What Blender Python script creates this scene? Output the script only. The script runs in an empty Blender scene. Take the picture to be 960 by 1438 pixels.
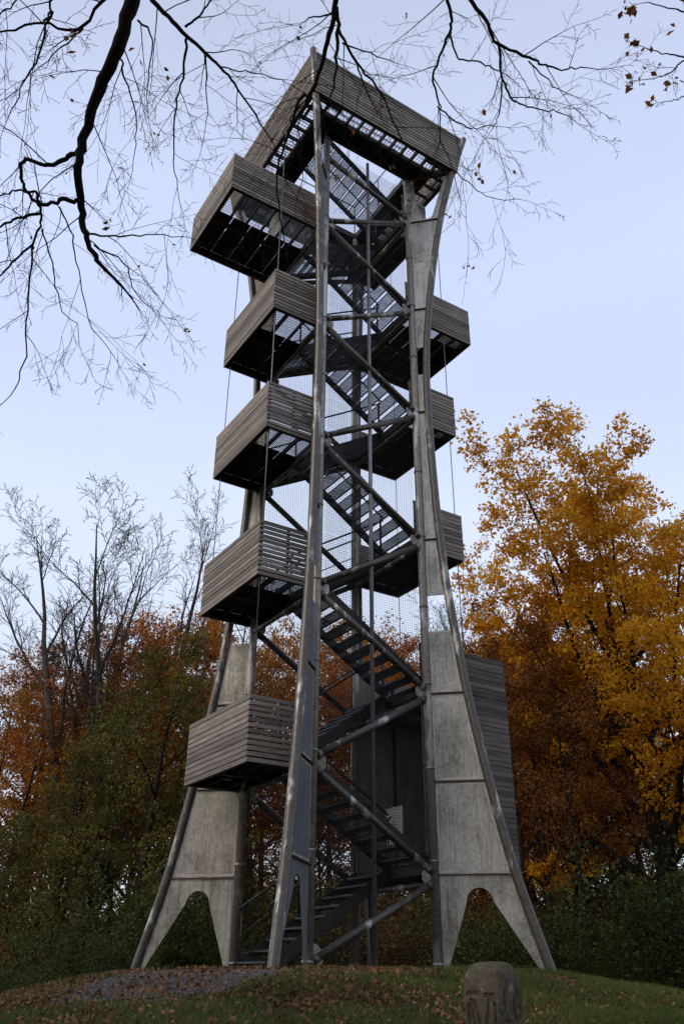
import bpy, bmesh, math, random
import numpy as np
from mathutils import Matrix, Vector

# ------------------------------------------------------------------ camera, sky, sun, exposure
S = bpy.context.scene
COL = S.collection
PITCH, FPX, EYE, ROLL = 0.50014, 1199.74, -0.0788, 0.00889
cam_data = bpy.data.cameras.new('camera')
cam = bpy.data.objects.new('camera', cam_data)
COL.objects.link(cam)
cam_data.sensor_fit = 'VERTICAL'
cam_data.sensor_height = 24.0
cam_data.lens = 24.0 * FPX / 1438.0
cam_data.clip_start = 0.05
cam_data.clip_end = 2000
cam.matrix_world = (Matrix.Translation((0, 0, EYE)) @ Matrix.Rotation(math.pi / 2 + PITCH, 4, 'X')
                    @ Matrix.Rotation(ROLL, 4, 'Z'))
S.camera = cam

SUN_EL, SUN_AZ = math.radians(32), math.radians(238)      # azimuth of the sun, clockwise from +Y
W = bpy.data.worlds.new('World')
S.world = W
W.use_nodes = True
wn = W.node_tree
for n in list(wn.nodes):
    wn.nodes.remove(n)
w_out = wn.nodes.new('ShaderNodeOutputWorld')
w_bg = wn.nodes.new('ShaderNodeBackground')
w_sky = wn.nodes.new('ShaderNodeTexSky')
w_sky.sky_type = 'NISHITA'
w_sky.sun_disc = False
w_sky.sun_elevation = SUN_EL
w_sky.sun_rotation = SUN_AZ
w_sky.air_density = 1.0
w_sky.dust_density = 2.0
w_sky.ozone_density = 2.0
w_mix = wn.nodes.new('ShaderNodeMixRGB')                   # an even veil of thin high cloud
w_mix.inputs[0].default_value = 0.8
w_tc = wn.nodes.new('ShaderNodeTexCoord')
w_sep = wn.nodes.new('ShaderNodeSeparateXYZ')
wn.links.new(w_tc.outputs['Generated'], w_sep.inputs[0])
w_ramp = wn.nodes.new('ShaderNodeValToRGB')
w_ramp.color_ramp.interpolation = 'EASE'
for _ in range(2):
    w_ramp.color_ramp.elements.new(0.5)
for _e, (_p, _c) in zip(w_ramp.color_ramp.elements, ((0.0, (1.02, 1.08, 1.18)), (0.40, (0.87, 0.98, 1.20)), (0.66, (0.745, 0.85, 1.16)), (0.95, (0.60, 0.67, 0.86)))):
    _e.position = _p
    _e.color = (*_c, 1)
wn.links.new(w_sep.outputs['Z'], w_ramp.inputs[0])
w_cn = wn.nodes.new('ShaderNodeTexNoise')                  # faint unevenness of the cloud veil
w_cn.inputs['Scale'].default_value = 2.2
w_cn.inputs['Detail'].default_value = 5
w_map = wn.nodes.new('ShaderNodeMapping')
w_map.inputs['Scale'].default_value = (1.0, 1.0, 2.6)
wn.links.new(w_tc.outputs['Generated'], w_map.inputs[0])
wn.links.new(w_map.outputs[0], w_cn.inputs['Vector'])
w_mr = wn.nodes.new('ShaderNodeMapRange')
w_mr.inputs[1].default_value, w_mr.inputs[2].default_value = 0.3, 0.7
w_mr.inputs[3].default_value, w_mr.inputs[4].default_value = 9.5, 10.5
wn.links.new(w_cn.outputs[0], w_mr.inputs[0])
w_sc = wn.nodes.new('ShaderNodeVectorMath')
w_sc.operation = 'SCALE'
wn.links.new(w_ramp.outputs[0], w_sc.inputs[0])
wn.links.new(w_mr.outputs[0], w_sc.inputs['Scale'])
wn.links.new(w_sc.outputs[0], w_mix.inputs[2])
wn.links.new(w_sky.outputs[0], w_mix.inputs[1])
wn.links.new(w_mix.outputs[0], w_bg.inputs[0])
w_bg.inputs[1].default_value = 0.104
wn.links.new(w_bg.outputs[0], w_out.inputs[0])

sun_data = bpy.data.lights.new('sun', 'SUN')
sun_data.energy = 1.5
sun_data.angle = math.radians(25)
sun_data.color = (1.0, 0.86, 0.68)
sun = bpy.data.objects.new('sun', sun_data)
COL.objects.link(sun)
sd = Vector((math.sin(SUN_AZ) * math.cos(SUN_EL), math.cos(SUN_AZ) * math.cos(SUN_EL), math.sin(SUN_EL)))
sun.rotation_euler = sd.to_track_quat('Z', 'Y').to_euler()
sun.location = (0, 0, 60)

S.view_settings.view_transform = 'Standard'
S.view_settings.look = 'None'
S.view_settings.gamma = 1
S.view_settings.exposure = 0.0
S.view_settings.use_curve_mapping = False
S.cycles.max_bounces = 6
S.cycles.transparent_max_bounces = 4

rnd = random.Random(7)
H = 1.575                                                   # half a storey
OX, OY = -0.0743, 16.2522                                   # middle of the tower
ROTZ = math.radians(45 - 12.6)
RIN = 1.762                                                 # inner tubes stand this far from the middle
SQ = RIN / math.sqrt(2)


def ray(px, py):
    """direction from the camera through a point of the 960 x 1438 view"""
    u, w = px - 480.0, 719.0 - py
    c, s = math.cos(ROLL), math.sin(ROLL)
    u, w = (u * c - w * s) / FPX, (u * s + w * c) / FPX
    c, s = math.cos(PITCH), math.sin(PITCH)
    return Vector((u, c - w * s, s + w * c)).normalized()


def on_ray(px, py, dist):
    return Vector((0, 0, EYE)) + ray(px, py) * dist


# ------------------------------------------------------------------ materials
def new_mat(name):
    m = bpy.data.materials.new(name)
    m.use_nodes = True
    nt = m.node_tree
    for n in list(nt.nodes):
        nt.nodes.remove(n)
    out = nt.nodes.new('ShaderNodeOutputMaterial')
    b = nt.nodes.new('ShaderNodeBsdfPrincipled')
    nt.links.new(b.outputs[0], out.inputs[0])
    return m, nt, b, out


def noise(nt, scale, detail=4, rough=0.6, vec=None, mapscale=None):
    n = nt.nodes.new('ShaderNodeTexNoise')
    n.inputs['Scale'].default_value = scale
    n.inputs['Detail'].default_value = detail
    n.inputs['Roughness'].default_value = rough
    if vec is not None:
        if mapscale:
            mp = nt.nodes.new('ShaderNodeMapping')
            mp.inputs['Scale'].default_value = mapscale
            nt.links.new(vec, mp.inputs[0])
            vec = mp.outputs[0]
        nt.links.new(vec, n.inputs['Vector'])
    return n


def ramp(nt, fac, stops):
    r = nt.nodes.new('ShaderNodeValToRGB')
    els = r.color_ramp.elements
    while len(els) < len(stops):
        els.new(0.5)
    for e, (p, c) in zip(els, stops):
        e.position = p
        e.color = (*c, 1)
    nt.links.new(fac, r.inputs[0])
    return r


def mix(nt, fac, a, b, mode='MIX'):
    m = nt.nodes.new('ShaderNodeMixRGB')
    m.blend_type = mode
    for i, v in enumerate((fac, a, b)):
        if isinstance(v, (int, float)):
            m.inputs[i].default_value = v
        elif isinstance(v, tuple):
            m.inputs[i].default_value = (*v, 1)
        else:
            nt.links.new(v, m.inputs[i])
    return m.outputs[0]


def coords(nt, kind='Object', jitter=True):
    tc = nt.nodes.new('ShaderNodeTexCoord')
    if not jitter:
        return tc.outputs[kind]
    oi = nt.nodes.new('ShaderNodeObjectInfo')
    mu = nt.nodes.new('ShaderNodeVectorMath')
    mu.operation = 'SCALE'
    mu.inputs[0].default_value = (37.0, 91.0, 53.0)
    nt.links.new(oi.outputs['Random'], mu.inputs['Scale'])
    ad = nt.nodes.new('ShaderNodeVectorMath')
    ad.operation = 'ADD'
    nt.links.new(tc.outputs[kind], ad.inputs[0])
    nt.links.new(mu.outputs[0], ad.inputs[1])
    return ad.outputs[0]


def bump(nt, b, height, strength, dist=0.01):
    bp = nt.nodes.new('ShaderNodeBump')
    bp.inputs['Strength'].default_value = strength
    bp.inputs['Distance'].default_value = dist
    nt.links.new(height, bp.inputs['Height'])
    nt.links.new(bp.outputs[0], b.inputs['Normal'])


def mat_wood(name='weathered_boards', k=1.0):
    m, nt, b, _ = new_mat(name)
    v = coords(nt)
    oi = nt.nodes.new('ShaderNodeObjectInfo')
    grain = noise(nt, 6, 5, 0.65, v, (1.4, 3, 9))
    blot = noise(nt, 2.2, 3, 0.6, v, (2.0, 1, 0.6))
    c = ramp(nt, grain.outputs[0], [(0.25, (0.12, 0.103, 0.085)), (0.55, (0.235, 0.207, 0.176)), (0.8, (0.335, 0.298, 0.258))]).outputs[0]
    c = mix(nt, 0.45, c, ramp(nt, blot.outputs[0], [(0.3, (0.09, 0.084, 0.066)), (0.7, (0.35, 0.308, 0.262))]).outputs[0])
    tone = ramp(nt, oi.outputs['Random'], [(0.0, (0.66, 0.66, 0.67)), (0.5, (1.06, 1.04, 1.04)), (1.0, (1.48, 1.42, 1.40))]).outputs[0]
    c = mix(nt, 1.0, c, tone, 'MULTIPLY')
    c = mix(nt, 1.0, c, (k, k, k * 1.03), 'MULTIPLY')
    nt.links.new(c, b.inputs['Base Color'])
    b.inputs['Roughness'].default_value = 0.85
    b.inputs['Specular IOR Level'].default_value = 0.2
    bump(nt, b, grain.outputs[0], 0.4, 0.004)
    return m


def mat_web(name='galvanised_plate', tint=None):
    m, nt, b, _ = new_mat(name)
    v = coords(nt, 'Object', True)
    sp = noise(nt, 17, 6, 0.75, v)
    big = noise(nt, 1.6, 5, 0.65, v, (1, 1, 0.55))
    streak = noise(nt, 6, 4, 0.6, v, (3.0, 1, 0.25))
    c = ramp(nt, sp.outputs[0], [(0.36, (0.19, 0.175, 0.14)), (0.5, (0.36, 0.335, 0.28)), (0.66, (0.56, 0.53, 0.455))]).outputs[0]
    c = mix(nt, 0.5, c, ramp(nt, big.outputs[0], [(0.38, (0.075, 0.072, 0.058)), (0.48, (0.28, 0.268, 0.235)), (0.66, (0.52, 0.50, 0.45))]).outputs[0])
    c = mix(nt, ramp(nt, streak.outputs[0], [(0.62, (0, 0, 0)), (0.75, (0.55,) * 3)]).outputs[0], c, (0.6, 0.59, 0.56))
    run = noise(nt, 5, 5, 0.7, v, (5.0, 1, 0.12))
    c = mix(nt, ramp(nt, run.outputs[0], [(0.53, (0, 0, 0)), (0.68, (0.75,) * 3)]).outputs[0], c, (0.12, 0.085, 0.05))
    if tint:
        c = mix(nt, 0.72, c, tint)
    nt.links.new(c, b.inputs['Base Color'])
    b.inputs['Metallic'].default_value = 0.42
    b.inputs['Roughness'].default_value = 0.4
    bump(nt, b, sp.outputs[0], 0.12, 0.004)
    return m


def mat_tube(name='galvanised_tube', k=1.0, lo=0.56):
    m, nt, b, _ = new_mat(name)
    v = coords(nt, 'Object', True)
    sp = noise(nt, 14, 4, 0.7, v)
    patch = noise(nt, 1.5, 6, 0.62, v, (2.2, 2.2, 0.75))
    c = ramp(nt, sp.outputs[0], [(0.3, (0.066 * k, 0.057 * k, 0.047 * k)), (0.7, (0.145 * k, 0.128 * k, 0.108 * k))]).outputs[0]
    c = mix(nt, ramp(nt, patch.outputs[0], [(lo, (0, 0, 0)), (lo + 0.09, (0.85,) * 3)]).outputs[0], c, (0.58, 0.56, 0.52))
    nt.links.new(c, b.inputs['Base Color'])
    b.inputs['Metallic'].default_value = 0.3
    b.inputs['Roughness'].default_value = 0.42
    bump(nt, b, sp.outputs[0], 0.1, 0.003)
    return m


def mat_simple(name, c1, c2, scale=8, rough=0.7, metal=0.0, bmp=0.0, jitter=True):
    m, nt, b, _ = new_mat(name)
    v = coords(nt, 'Object', jitter)
    n = noise(nt, scale, 5, 0.65, v)
    nt.links.new(ramp(nt, n.outputs[0], [(0.3, c1), (0.7, c2)]).outputs[0], b.inputs['Base Color'])
    b.inputs['Roughness'].default_value = rough
    b.inputs['Specular IOR Level'].default_value = 0.12 if rough > 0.85 else 0.4
    b.inputs['Metallic'].default_value = metal
    if bmp:
        bump(nt, b, n.outputs[0], bmp, 0.02)
    return m


def mat_leaf(name, cols, trans=0.45, spread=1.0):
    """leaf colours differ from leaf to leaf; light passes through"""
    m, nt, b, out = new_mat(name)
    g = nt.nodes.new('ShaderNodeNewGeometry')
    oi = nt.nodes.new('ShaderNodeObjectInfo')
    tc = nt.nodes.new('ShaderNodeTexCoord')
    n = noise(nt, 0.55, 3, 0.6, tc.outputs['Object'])
    ad = nt.nodes.new('ShaderNodeMath')
    ad.operation = 'MULTIPLY_ADD'
    ad.inputs[1].default_value = 0.55
    nt.links.new(g.outputs['Random Per Island'], ad.inputs[0])
    mm = nt.nodes.new('ShaderNodeMath')
    mm.operation = 'MULTIPLY_ADD'
    mm.inputs[1].default_value = 1.1
    mm.inputs[2].default_value = -0.33
    nt.links.new(n.outputs[0], mm.inputs[0])
    nt.links.new(mm.outputs[0], ad.inputs[2])
    k = len(cols) - 1
    c = ramp(nt, ad.outputs[0], [(0.05 + 0.9 * i / k, col) for i, col in enumerate(cols)]).outputs[0]
    tone = ramp(nt, oi.outputs['Random'], [(0, (0.8, 0.8, 0.8)), (1, (1.1, 1.05, 1.0))]).outputs[0]
    c = mix(nt, 1.0, c, tone, 'MULTIPLY')
    nt.links.new(c, b.inputs['Base Color'])
    b.inputs['Roughness'].default_value = 0.7
    b.inputs['Specular IOR Level'].default_value = 0.25
    t = nt.nodes.new('ShaderNodeBsdfTranslucent')
    nt.links.new(c, t.inputs[0])
    ms = nt.nodes.new('ShaderNodeMixShader')
    ms.inputs[0].default_value = trans
    nt.links.new(b.outputs[0], ms.inputs[1])
    nt.links.new(t.outputs[0], ms.inputs[2])
    nt.links.new(ms.outputs[0], out.inputs[0])
    return m


def mat_ground():
    m, nt, b, _ = new_mat('leaf_litter_soil')
    tc = nt.nodes.new('ShaderNodeTexCoord')
    v = tc.outputs['Object']
    n1 = noise(nt, 0.5, 6, 0.7, v)
    n2 = noise(nt, 9, 6, 0.75, v)
    soil = ramp(nt, n2.outputs[0], [(0.3, (0.022, 0.014, 0.009)), (0.55, (0.065, 0.036, 0.02)), (0.75, (0.12, 0.066, 0.032))]).outputs[0]
    moss = ramp(nt, n2.outputs[0], [(0.3, (0.012, 0.016, 0.006)), (0.7, (0.05, 0.062, 0.018))]).outputs[0]
    c = mix(nt, ramp(nt, n1.outputs[0], [(0.42, (0, 0, 0)), (0.6, (1, 1, 1))]).outputs[0], soil, moss)
    nt.links.new(c, b.inputs['Base Color'])
    b.inputs['Roughness'].default_value = 0.95
    b.inputs['Specular IOR Level'].default_value = 0.1
    bump(nt, b, n2.outputs[0], 0.8, 0.05)
    return m


def mat_stone():
    m, nt, b, _ = new_mat('weathered_sandstone')
    tc = nt.nodes.new('ShaderNodeTexCoord')
    v = tc.outputs['Object']
    n1 = noise(nt, 5, 6, 0.7, v)
    n2 = noise(nt, 42, 4, 0.7, v)
    c = ramp(nt, n1.outputs[0], [(0.34, (0.045, 0.042, 0.02)), (0.48, (0.13, 0.106, 0.068)), (0.62, (0.20, 0.158, 0.11)), (0.74, (0.30, 0.25, 0.2))]).outputs[0]
    c = mix(nt, 0.5, c, ramp(nt, n2.outputs[0], [(0.3, (0.04, 0.036, 0.024)), (0.7, (0.17, 0.138, 0.10))]).outputs[0])
    n3 = noise(nt, 13, 5, 0.7, v)
    c = mix(nt, ramp(nt, n3.outputs[0], [(0.6, (0, 0, 0)), (0.68, (0.7,) * 3)]).outputs[0], c, (0.33, 0.31, 0.25))
    n4 = noise(nt, 7, 5, 0.7, coords(nt))
    c = mix(nt, ramp(nt, n4.outputs[0], [(0.55, (0, 0, 0)), (0.66, (0.75,) * 3)]).outputs[0], c, (0.045, 0.055, 0.016))
    nt.links.new(c, b.inputs['Base Color'])
    b.inputs['Roughness'].default_value = 0.95
    b.inputs['Specular IOR Level'].default_value = 0.12
    bump(nt, b, n2.outputs[0], 0.9, 0.012)
    return m


M = dict(
    wood=mat_wood(), wood_shaded=mat_wood('shaded_boards', 0.55), web=mat_web(), web_sky_tint=mat_web('sky_tinted_plate', (0.15, 0.185, 0.25)), tube=mat_tube('galvanised_tube', 0.85), tube_pale=mat_tube('pale_galvanised_tube', 2.1, 0.53), ground=mat_ground(), stone=mat_stone(),  # dark boards hold shade, bluish plates hold sky light, in their colour
    steel=mat_simple('dark_steel', (0.025, 0.025, 0.026), (0.055, 0.053, 0.05), 9, 0.55, 0.5),
    grate=mat_simple('steel_grating', (0.04, 0.042, 0.046), (0.075, 0.078, 0.083), 12, 0.5, 0.55),
    zinc=mat_simple('pale_zinc', (0.26, 0.245, 0.21), (0.62, 0.6, 0.54), 5, 0.6, 0.2),
    rust=mat_simple('rust_edge', (0.05, 0.03, 0.022), (0.11, 0.06, 0.045), 20, 0.8, 0.2),
    rod=mat_simple('steel_rod', (0.16, 0.16, 0.16), (0.26, 0.26, 0.26), 12, 0.45, 0.6),
    notice=mat_simple('faded_notice', (0.12, 0.125, 0.12), (0.24, 0.245, 0.235), 5, 0.6),
    gravel=mat_simple('gravel', (0.03, 0.028, 0.027), (0.10, 0.092, 0.088), 26, 0.95, 0, 0.6),
    pebble=mat_simple('pebble', (0.06, 0.056, 0.054), (0.17, 0.16, 0.15), 12, 0.9),
    bark=mat_simple('grey_bark', (0.03, 0.026, 0.021), (0.105, 0.093, 0.078), 7, 0.95, 0, 0.5),
    bark_dark=mat_simple('dark_bark', (0.010, 0.008, 0.007), (0.032, 0.026, 0.022), 9, 0.9, 0, 0.5),
    gold=mat_leaf('golden_leaves', [(0.32, 0.12, 0.012), (0.60, 0.275, 0.017), (0.73, 0.39, 0.02), (0.77, 0.50, 0.04)], 0.54),
    rustleaf=mat_leaf('rust_leaves', [(0.16, 0.042, 0.015), (0.36, 0.10, 0.018), (0.50, 0.18, 0.02), (0.56, 0.28, 0.03)], 0.5),
    amber=mat_leaf('amber_leaves', [(0.20, 0.065, 0.015), (0.42, 0.155, 0.018), (0.54, 0.27, 0.025), (0.36, 0.28, 0.05)], 0.5),
    olive=mat_leaf('olive_leaves', [(0.045, 0.05, 0.014), (0.10, 0.10, 0.02), (0.16, 0.145, 0.028), (0.22, 0.14, 0.025)], 0.4),
    green=mat_leaf('shrub_leaves', [(0.02, 0.035, 0.011), (0.045, 0.07, 0.018), (0.085, 0.11, 0.026), (0.13, 0.12, 0.025)], 0.3),
    brown=mat_leaf('brown_leaves', [(0.07, 0.026, 0.013), (0.17, 0.058, 0.02), (0.28, 0.11, 0.025), (0.16, 0.13, 0.035)], 0.4),
    fallen=mat_leaf('fallen_leaves', [(0.055, 0.028, 0.015), (0.12, 0.058, 0.025), (0.21, 0.105, 0.042), (0.38, 0.23, 0.11)], 0.1),
    grass=mat_leaf('grass_blades', [(0.04, 0.065, 0.014), (0.075, 0.115, 0.022), (0.12, 0.155, 0.036), (0.17, 0.16, 0.055)], 0.35),
)


# ------------------------------------------------------------------ mesh helpers
class MB:
    def __init__(self):
        self.v, self.f, self.s = [], [], []

    def box(self, x0, x1, y0, y1, z0, z1):
        n = len(self.v)
        self.v += [(x0, y0, z0), (x1, y0, z0), (x1, y1, z0), (x0, y1, z0),
                   (x0, y0, z1), (x1, y0, z1), (x1, y1, z1), (x0, y1, z1)]
        fs = [(0, 3, 2, 1), (4, 5, 6, 7), (0, 1, 5, 4), (1, 2, 6, 5), (2, 3, 7, 6), (3, 0, 4, 7)]
        self.f += [tuple(n + i for i in q) for q in fs]
        self.s += [False] * 6
        return self

    def bar(self, p, q, w, h):
        """straight bar from p to q, w across (level), h upright"""
        p, q = Vector(p), Vector(q)
        d = (q - p).normalized()
        side = d.cross(Vector((0, 0, 1)))
        if side.length < 1e-4:
            side = Vector((1, 0, 0))
        side.normalize()
        up = side.cross(d)
        n = len(self.v)
        for c in (p, q):
            for a, b in ((-1, -1), (1, -1), (1, 1), (-1, 1)):
                self.v.append(tuple(c + side * a * w / 2 + up * b * h / 2))
        fs = [(0, 3, 2, 1), (4, 5, 6, 7), (0, 1, 5, 4), (1, 2, 6, 5), (2, 3, 7, 6), (3, 0, 4, 7)]
        self.f += [tuple(n + i for i in k) for k in fs]
        self.s += [False] * 6
        return self

    def tube(self, pts, radii, n=10, cap=True):
        pts = [Vector(p) for p in pts]
        if isinstance(radii, (int, float)):
            radii = [radii] * len(pts)
        base = len(self.v)
        ref = None
        m = len(pts)
        for i, p in enumerate(pts):
            d = pts[min(i + 1, m - 1)] - pts[max(i - 1, 0)]
            if d.length < 1e-9:
                d = Vector((0, 0, 1))
            d.normalize()
            if ref is None:
                ref = Vector((1, 0, 0)) if abs(d.x) < 0.9 else Vector((0, 1, 0))
            a = (ref - d * ref.dot(d))
            a = a.normalized() if a.length > 1e-6 else d.orthogonal().normalized()
            ref = a
            b = d.cross(a)
            r = radii[i]
            for k in range(n):
                t = 2 * math.pi * k / n
                self.v.append(tuple(p + a * (math.cos(t) * r) + b * (math.sin(t) * r)))
        for i in range(m - 1):
            for k in range(n):
                k2 = (k + 1) % n
                self.f.append((base + i * n + k, base + i * n + k2, base + (i + 1) * n + k2, base + (i + 1) * n + k))
                self.s.append(True)
        if cap:
            self.f.append(tuple(base + k for k in reversed(range(n))))
            self.f.append(tuple(base + (m - 1) * n + k for k in range(n)))
            self.s += [False, False]
        return self

    def plate(self, outline, y0, y1):
        """flat plate: outline of (x, z), thickness along y; caps given as quad strips or an n-gon"""
        n = len(self.v)
        k = len(outline)
        for y in (y0, y1):
            self.v += [(x, y, z) for x, z in outline]
        self.f.append(tuple(n + i for i in range(k)))
        self.f.append(tuple(n + k + i for i in reversed(range(k))))
        self.s += [False, False]
        for i in range(k):
            j = (i + 1) % k
            self.f.append((n + i, n + k + i, n + k + j, n + j))
            self.s.append(False)
        return self

    def mesh(self, name, mat):
        me = bpy.data.meshes.new(name)
        me.from_pydata(self.v, [], self.f)
        me.polygons.foreach_set('use_smooth', self.s)
        if mat is not None:
            me.materials.append(mat)
        me.update()
        return me

    def build(self, name, mat, parent=None):
        return put(name, self.mesh(name, mat), parent)


def put(name, me, parent=None, loc=(0, 0, 0), rot=(0, 0, 0), scale=(1, 1, 1)):
    o = bpy.data.objects.new(name, me)
    COL.objects.link(o)
    o.location, o.rotation_euler, o.scale = loc, rot, scale
    o.parent = parent
    return o


def tag(o, label=None, cat=None, group=None, kind=None):
    if label:
        o['label'] = label
    if cat:
        o['category'] = cat
    if group:
        o['group'] = group
    if kind:
        o['kind'] = kind
    return o


def np_mesh(name, verts, k, mat, smooth=False):
    """mesh of loose k-cornered faces (verts: n*k x 3)"""
    verts = np.asarray(verts, dtype=np.float32).reshape(-1, 3)
    nf = len(verts) // k
    me = bpy.data.meshes.new(name)
    me.vertices.add(len(verts))
    me.vertices.foreach_set('co', verts.ravel())
    me.loops.add(nf * k)
    me.loops.foreach_set('vertex_index', np.arange(nf * k, dtype=np.int32))
    me.polygons.add(nf)
    me.polygons.foreach_set('loop_start', np.arange(0, nf * k, k, dtype=np.int32))
    me.polygons.foreach_set('loop_total', np.full(nf, k, dtype=np.int32))
    me.materials.append(mat)
    me.update()
    me.validate()
    return me


# ------------------------------------------------------------------ ground
def gz(x, y):
    x = np.asarray(x, dtype=float)
    y = np.asarray(y, dtype=float)
    dx = np.where(x < OX, (x - OX) * 1.38, (x - OX) * 1.18)
    r = np.sqrt(dx * dx + (y - OY) ** 2)
    s = r - 4.6
    s = np.log1p(np.exp(np.clip(s * 2.2, -30, 30))) / 2.2              # soft rim
    s = s + (s > 30) * 0
    z = -2.2 * np.tanh(0.16 * s / 2.2)
    z = z + 0.03 * np.sin(x * 1.7 + 0.6 * y) * np.sin(y * 1.3 - x * 0.4) * np.clip((r - 4) / 3, 0, 1)
    z = z + 0.5 * np.clip((r - 40) / 120, 0, 1) * np.sin(x * 0.03 + 1) * np.cos(y * 0.027)
    return z


def grid_axis(lo, hi, fine_lo, fine_hi, step, coarse):
    a = list(np.arange(fine_lo, fine_hi + 1e-6, step))
    lo_part = list(np.linspace(lo, fine_lo, coarse, endpoint=False))
    hi_part = list(np.linspace(fine_hi, hi, coarse + 1))[1:]
    return np.array(lo_part + a + hi_part)


gx = grid_axis(-400, 400, -14, 14, 0.28, 30)
gy = grid_axis(-200, 600, -2, 32, 0.28, 30)
GX, GY = np.meshgrid(gx, gy)
GZ = gz(GX, GY)
nx, ny = len(gx), len(gy)
gv = np.stack([GX.ravel(), GY.ravel(), GZ.ravel()], 1)
gf = [(j * nx + i, j * nx + i + 1, (j + 1) * nx + i + 1, (j + 1) * nx + i) for j in range(ny - 1) for i in range(nx - 1)]
gme = bpy.data.meshes.new('ground')
gme.from_pydata(gv.tolist(), [], gf)
gme.polygons.foreach_set('use_smooth', [True] * len(gf))
gme.materials.append(M['ground'])
tag(put('ground', gme), kind='structure')

# gravel path: winds from the foot of the stairs down the left of the mound
path_c = [(-1.4, 16.0, 1.0), (-1.6, 14.2, 1.2), (-1.85, 12.9, 1.35), (-2.05, 11.8, 1.3), (-2.1, 11.0, 1.0), (-2.1, 10.3, 0.4)]
pm = MB()
cs = []
for i in range(len(path_c) - 1):
    for t in np.linspace(0, 1, 10, endpoint=False):
        a, b = path_c[i], path_c[i + 1]
        cs.append([a[k] + (b[k] - a[k]) * t for k in range(3)])
pr = random.Random(3)
NP = 9
for i, (x, y, w) in enumerate(cs):
    a, b = cs[max(0, i - 2)], cs[min(len(cs) - 1, i + 2)]
    dx, dy = b[0] - a[0], b[1] - a[1]
    l = math.hypot(dx, dy)
    nxv, nyv = -dy / l, dx / l
    for k in range(NP):
        e = (k / (NP - 1) * 2 - 1) * (w + pr.uniform(-0.18, 0.18))
        px_, py_ = x + nxv * e, y + nyv * e
        pm.v.append((px_, py_, float(gz(px_, py_)) + (0.022 if 0 < k < NP - 1 else -0.01)))
for i in range(len(cs) - 1):
    for k in range(NP - 1):
        pm.f.append((i * NP + k, i * NP + k + 1, (i + 1) * NP + k + 1, (i + 1) * NP + k))
        pm.s.append(True)
tag(pm.build('path', M['gravel']), kind='structure')


def path_dist(x, y):
    d = np.full(np.shape(x), 1e9)
    for cx, cy, w in cs[::3]:
        d = np.minimum(d, np.hypot(x - cx, y - cy) - w)
    return d


# ------------------------------------------------------------------ the lookout tower
tower = bpy.data.objects.new('lookout_tower', None)
COL.objects.link(tower)
tower.location = (OX, OY, 0)
tower.rotation_euler = (0, 0, ROTZ)
tag(tower, 'tall steel lookout tower with grey timber landings zigzagging up to a square platform', 'tower')

PROFILE = [(3.72, -0.45), (3.58, 0.0), (3.12, 1.55), (2.79, 3.1), (2.515, 4.67), (2.34, 6.0), (2.20, 7.3), (2.11, 8.8), (2.055, 10.5),
           (2.04, 12.0), (2.085, 13.1), (2.21, 14.4), (2.385, 15.8), (2.64, 17.3), (2.98, 18.72), (3.15, 19.3), (3.36, 19.98)]


def rout(z):
    return float(np.interp(z, [p[1] for p in PROFILE], [p[0] for p in PROFILE]))


def smooth_profile(z):
    """cubic through the profile so that the outer tube bends gently"""
    zs = [p[1] for p in PROFILE]
    rs = [p[0] for p in PROFILE]
    for i in range(len(zs) - 1):
        if z <= zs[i + 1] or i == len(zs) - 2:
            t = (z - zs[i]) / (zs[i + 1] - zs[i])
            m0 = (rs[i + 1] - rs[max(i - 1, 0)]) / (zs[i + 1] - zs[max(i - 1, 0)]) * (zs[i + 1] - zs[i])
            j = min(i + 2, len(zs) - 1)
            m1 = (rs[j] - rs[i]) / (zs[j] - zs[i]) * (zs[i + 1] - zs[i])
            return ((2 * t ** 3 - 3 * t * t + 1) * rs[i] + (t ** 3 - 2 * t * t + t) * m0
                    + (-2 * t ** 3 + 3 * t * t) * rs[i + 1] + (t ** 3 - t * t) * m1)


TR = 0.085
mesh_inner = MB().tube([(RIN, 0, -0.45), (RIN, 0, 6), (RIN, 0, 12), (RIN, 0, 18.7)], TR, 14)
for k in range(0, 12):
    mesh_inner.tube([(RIN, 0, k * H + 0.12), (RIN, 0, k * H + 0.16)], TR + 0.012, 14)
mesh_inner = mesh_inner.mesh('inner_tube', M['tube_pale'])
zs = list(np.linspace(-0.45, 19.98, 50))
mesh_outer = MB().tube([(smooth_profile(z), 0, z) for z in zs], TR, 14).mesh('outer_tube', M['tube'])


def web_quad(z0, z1, n=8):
    o = [(RIN + 0.06, z0)]
    o += [(smooth_profile(z) - 0.06, z) for z in np.linspace(z0, z1, n)]
    o += [(RIN + 0.06, z1)]
    return o


def arch_outline():
    a = [(RIN + 0.06, -0.4), (RIN + 0.06, 1.5), (smooth_profile(1.5) - 0.06, 1.5)]
    a += [(smooth_profile(z) - 0.06, z) for z in np.linspace(1.1, -0.4, 6)]
    a += [(3.56, -0.4), (3.44, 0.0), (2.735, 1.08)]
    for t in np.linspace(20, 165, 9):
        a.append((2.505 + 0.225 * math.cos(math.radians(t)), 1.06 + 0.235 * math.sin(math.radians(t))))
    a += [(2.28, 1.06), (1.915, 0.0), (1.88, -0.4)]
    return a


def fork_outline():
    a = [(RIN + 0.06, 17.12), (smooth_profile(17.12) - 0.06, 17.12)]
    a += [(smooth_profile(z) - 0.05, z) for z in np.linspace(17.5, 18.7, 5)]
    a += [(2.80, 18.7), (2.62, 18.1), (2.47, 17.55)]
    for t in np.linspace(-20, -160, 7):
        a.append((2.26 + 0.15 * math.cos(math.radians(t)), 17.35 + 0.15 * math.sin(math.radians(t))))
    a += [(2.06, 17.6), (1.98, 18.1), (1.935, 18.7), (RIN + 0.06, 18.7)]
    return a


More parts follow.
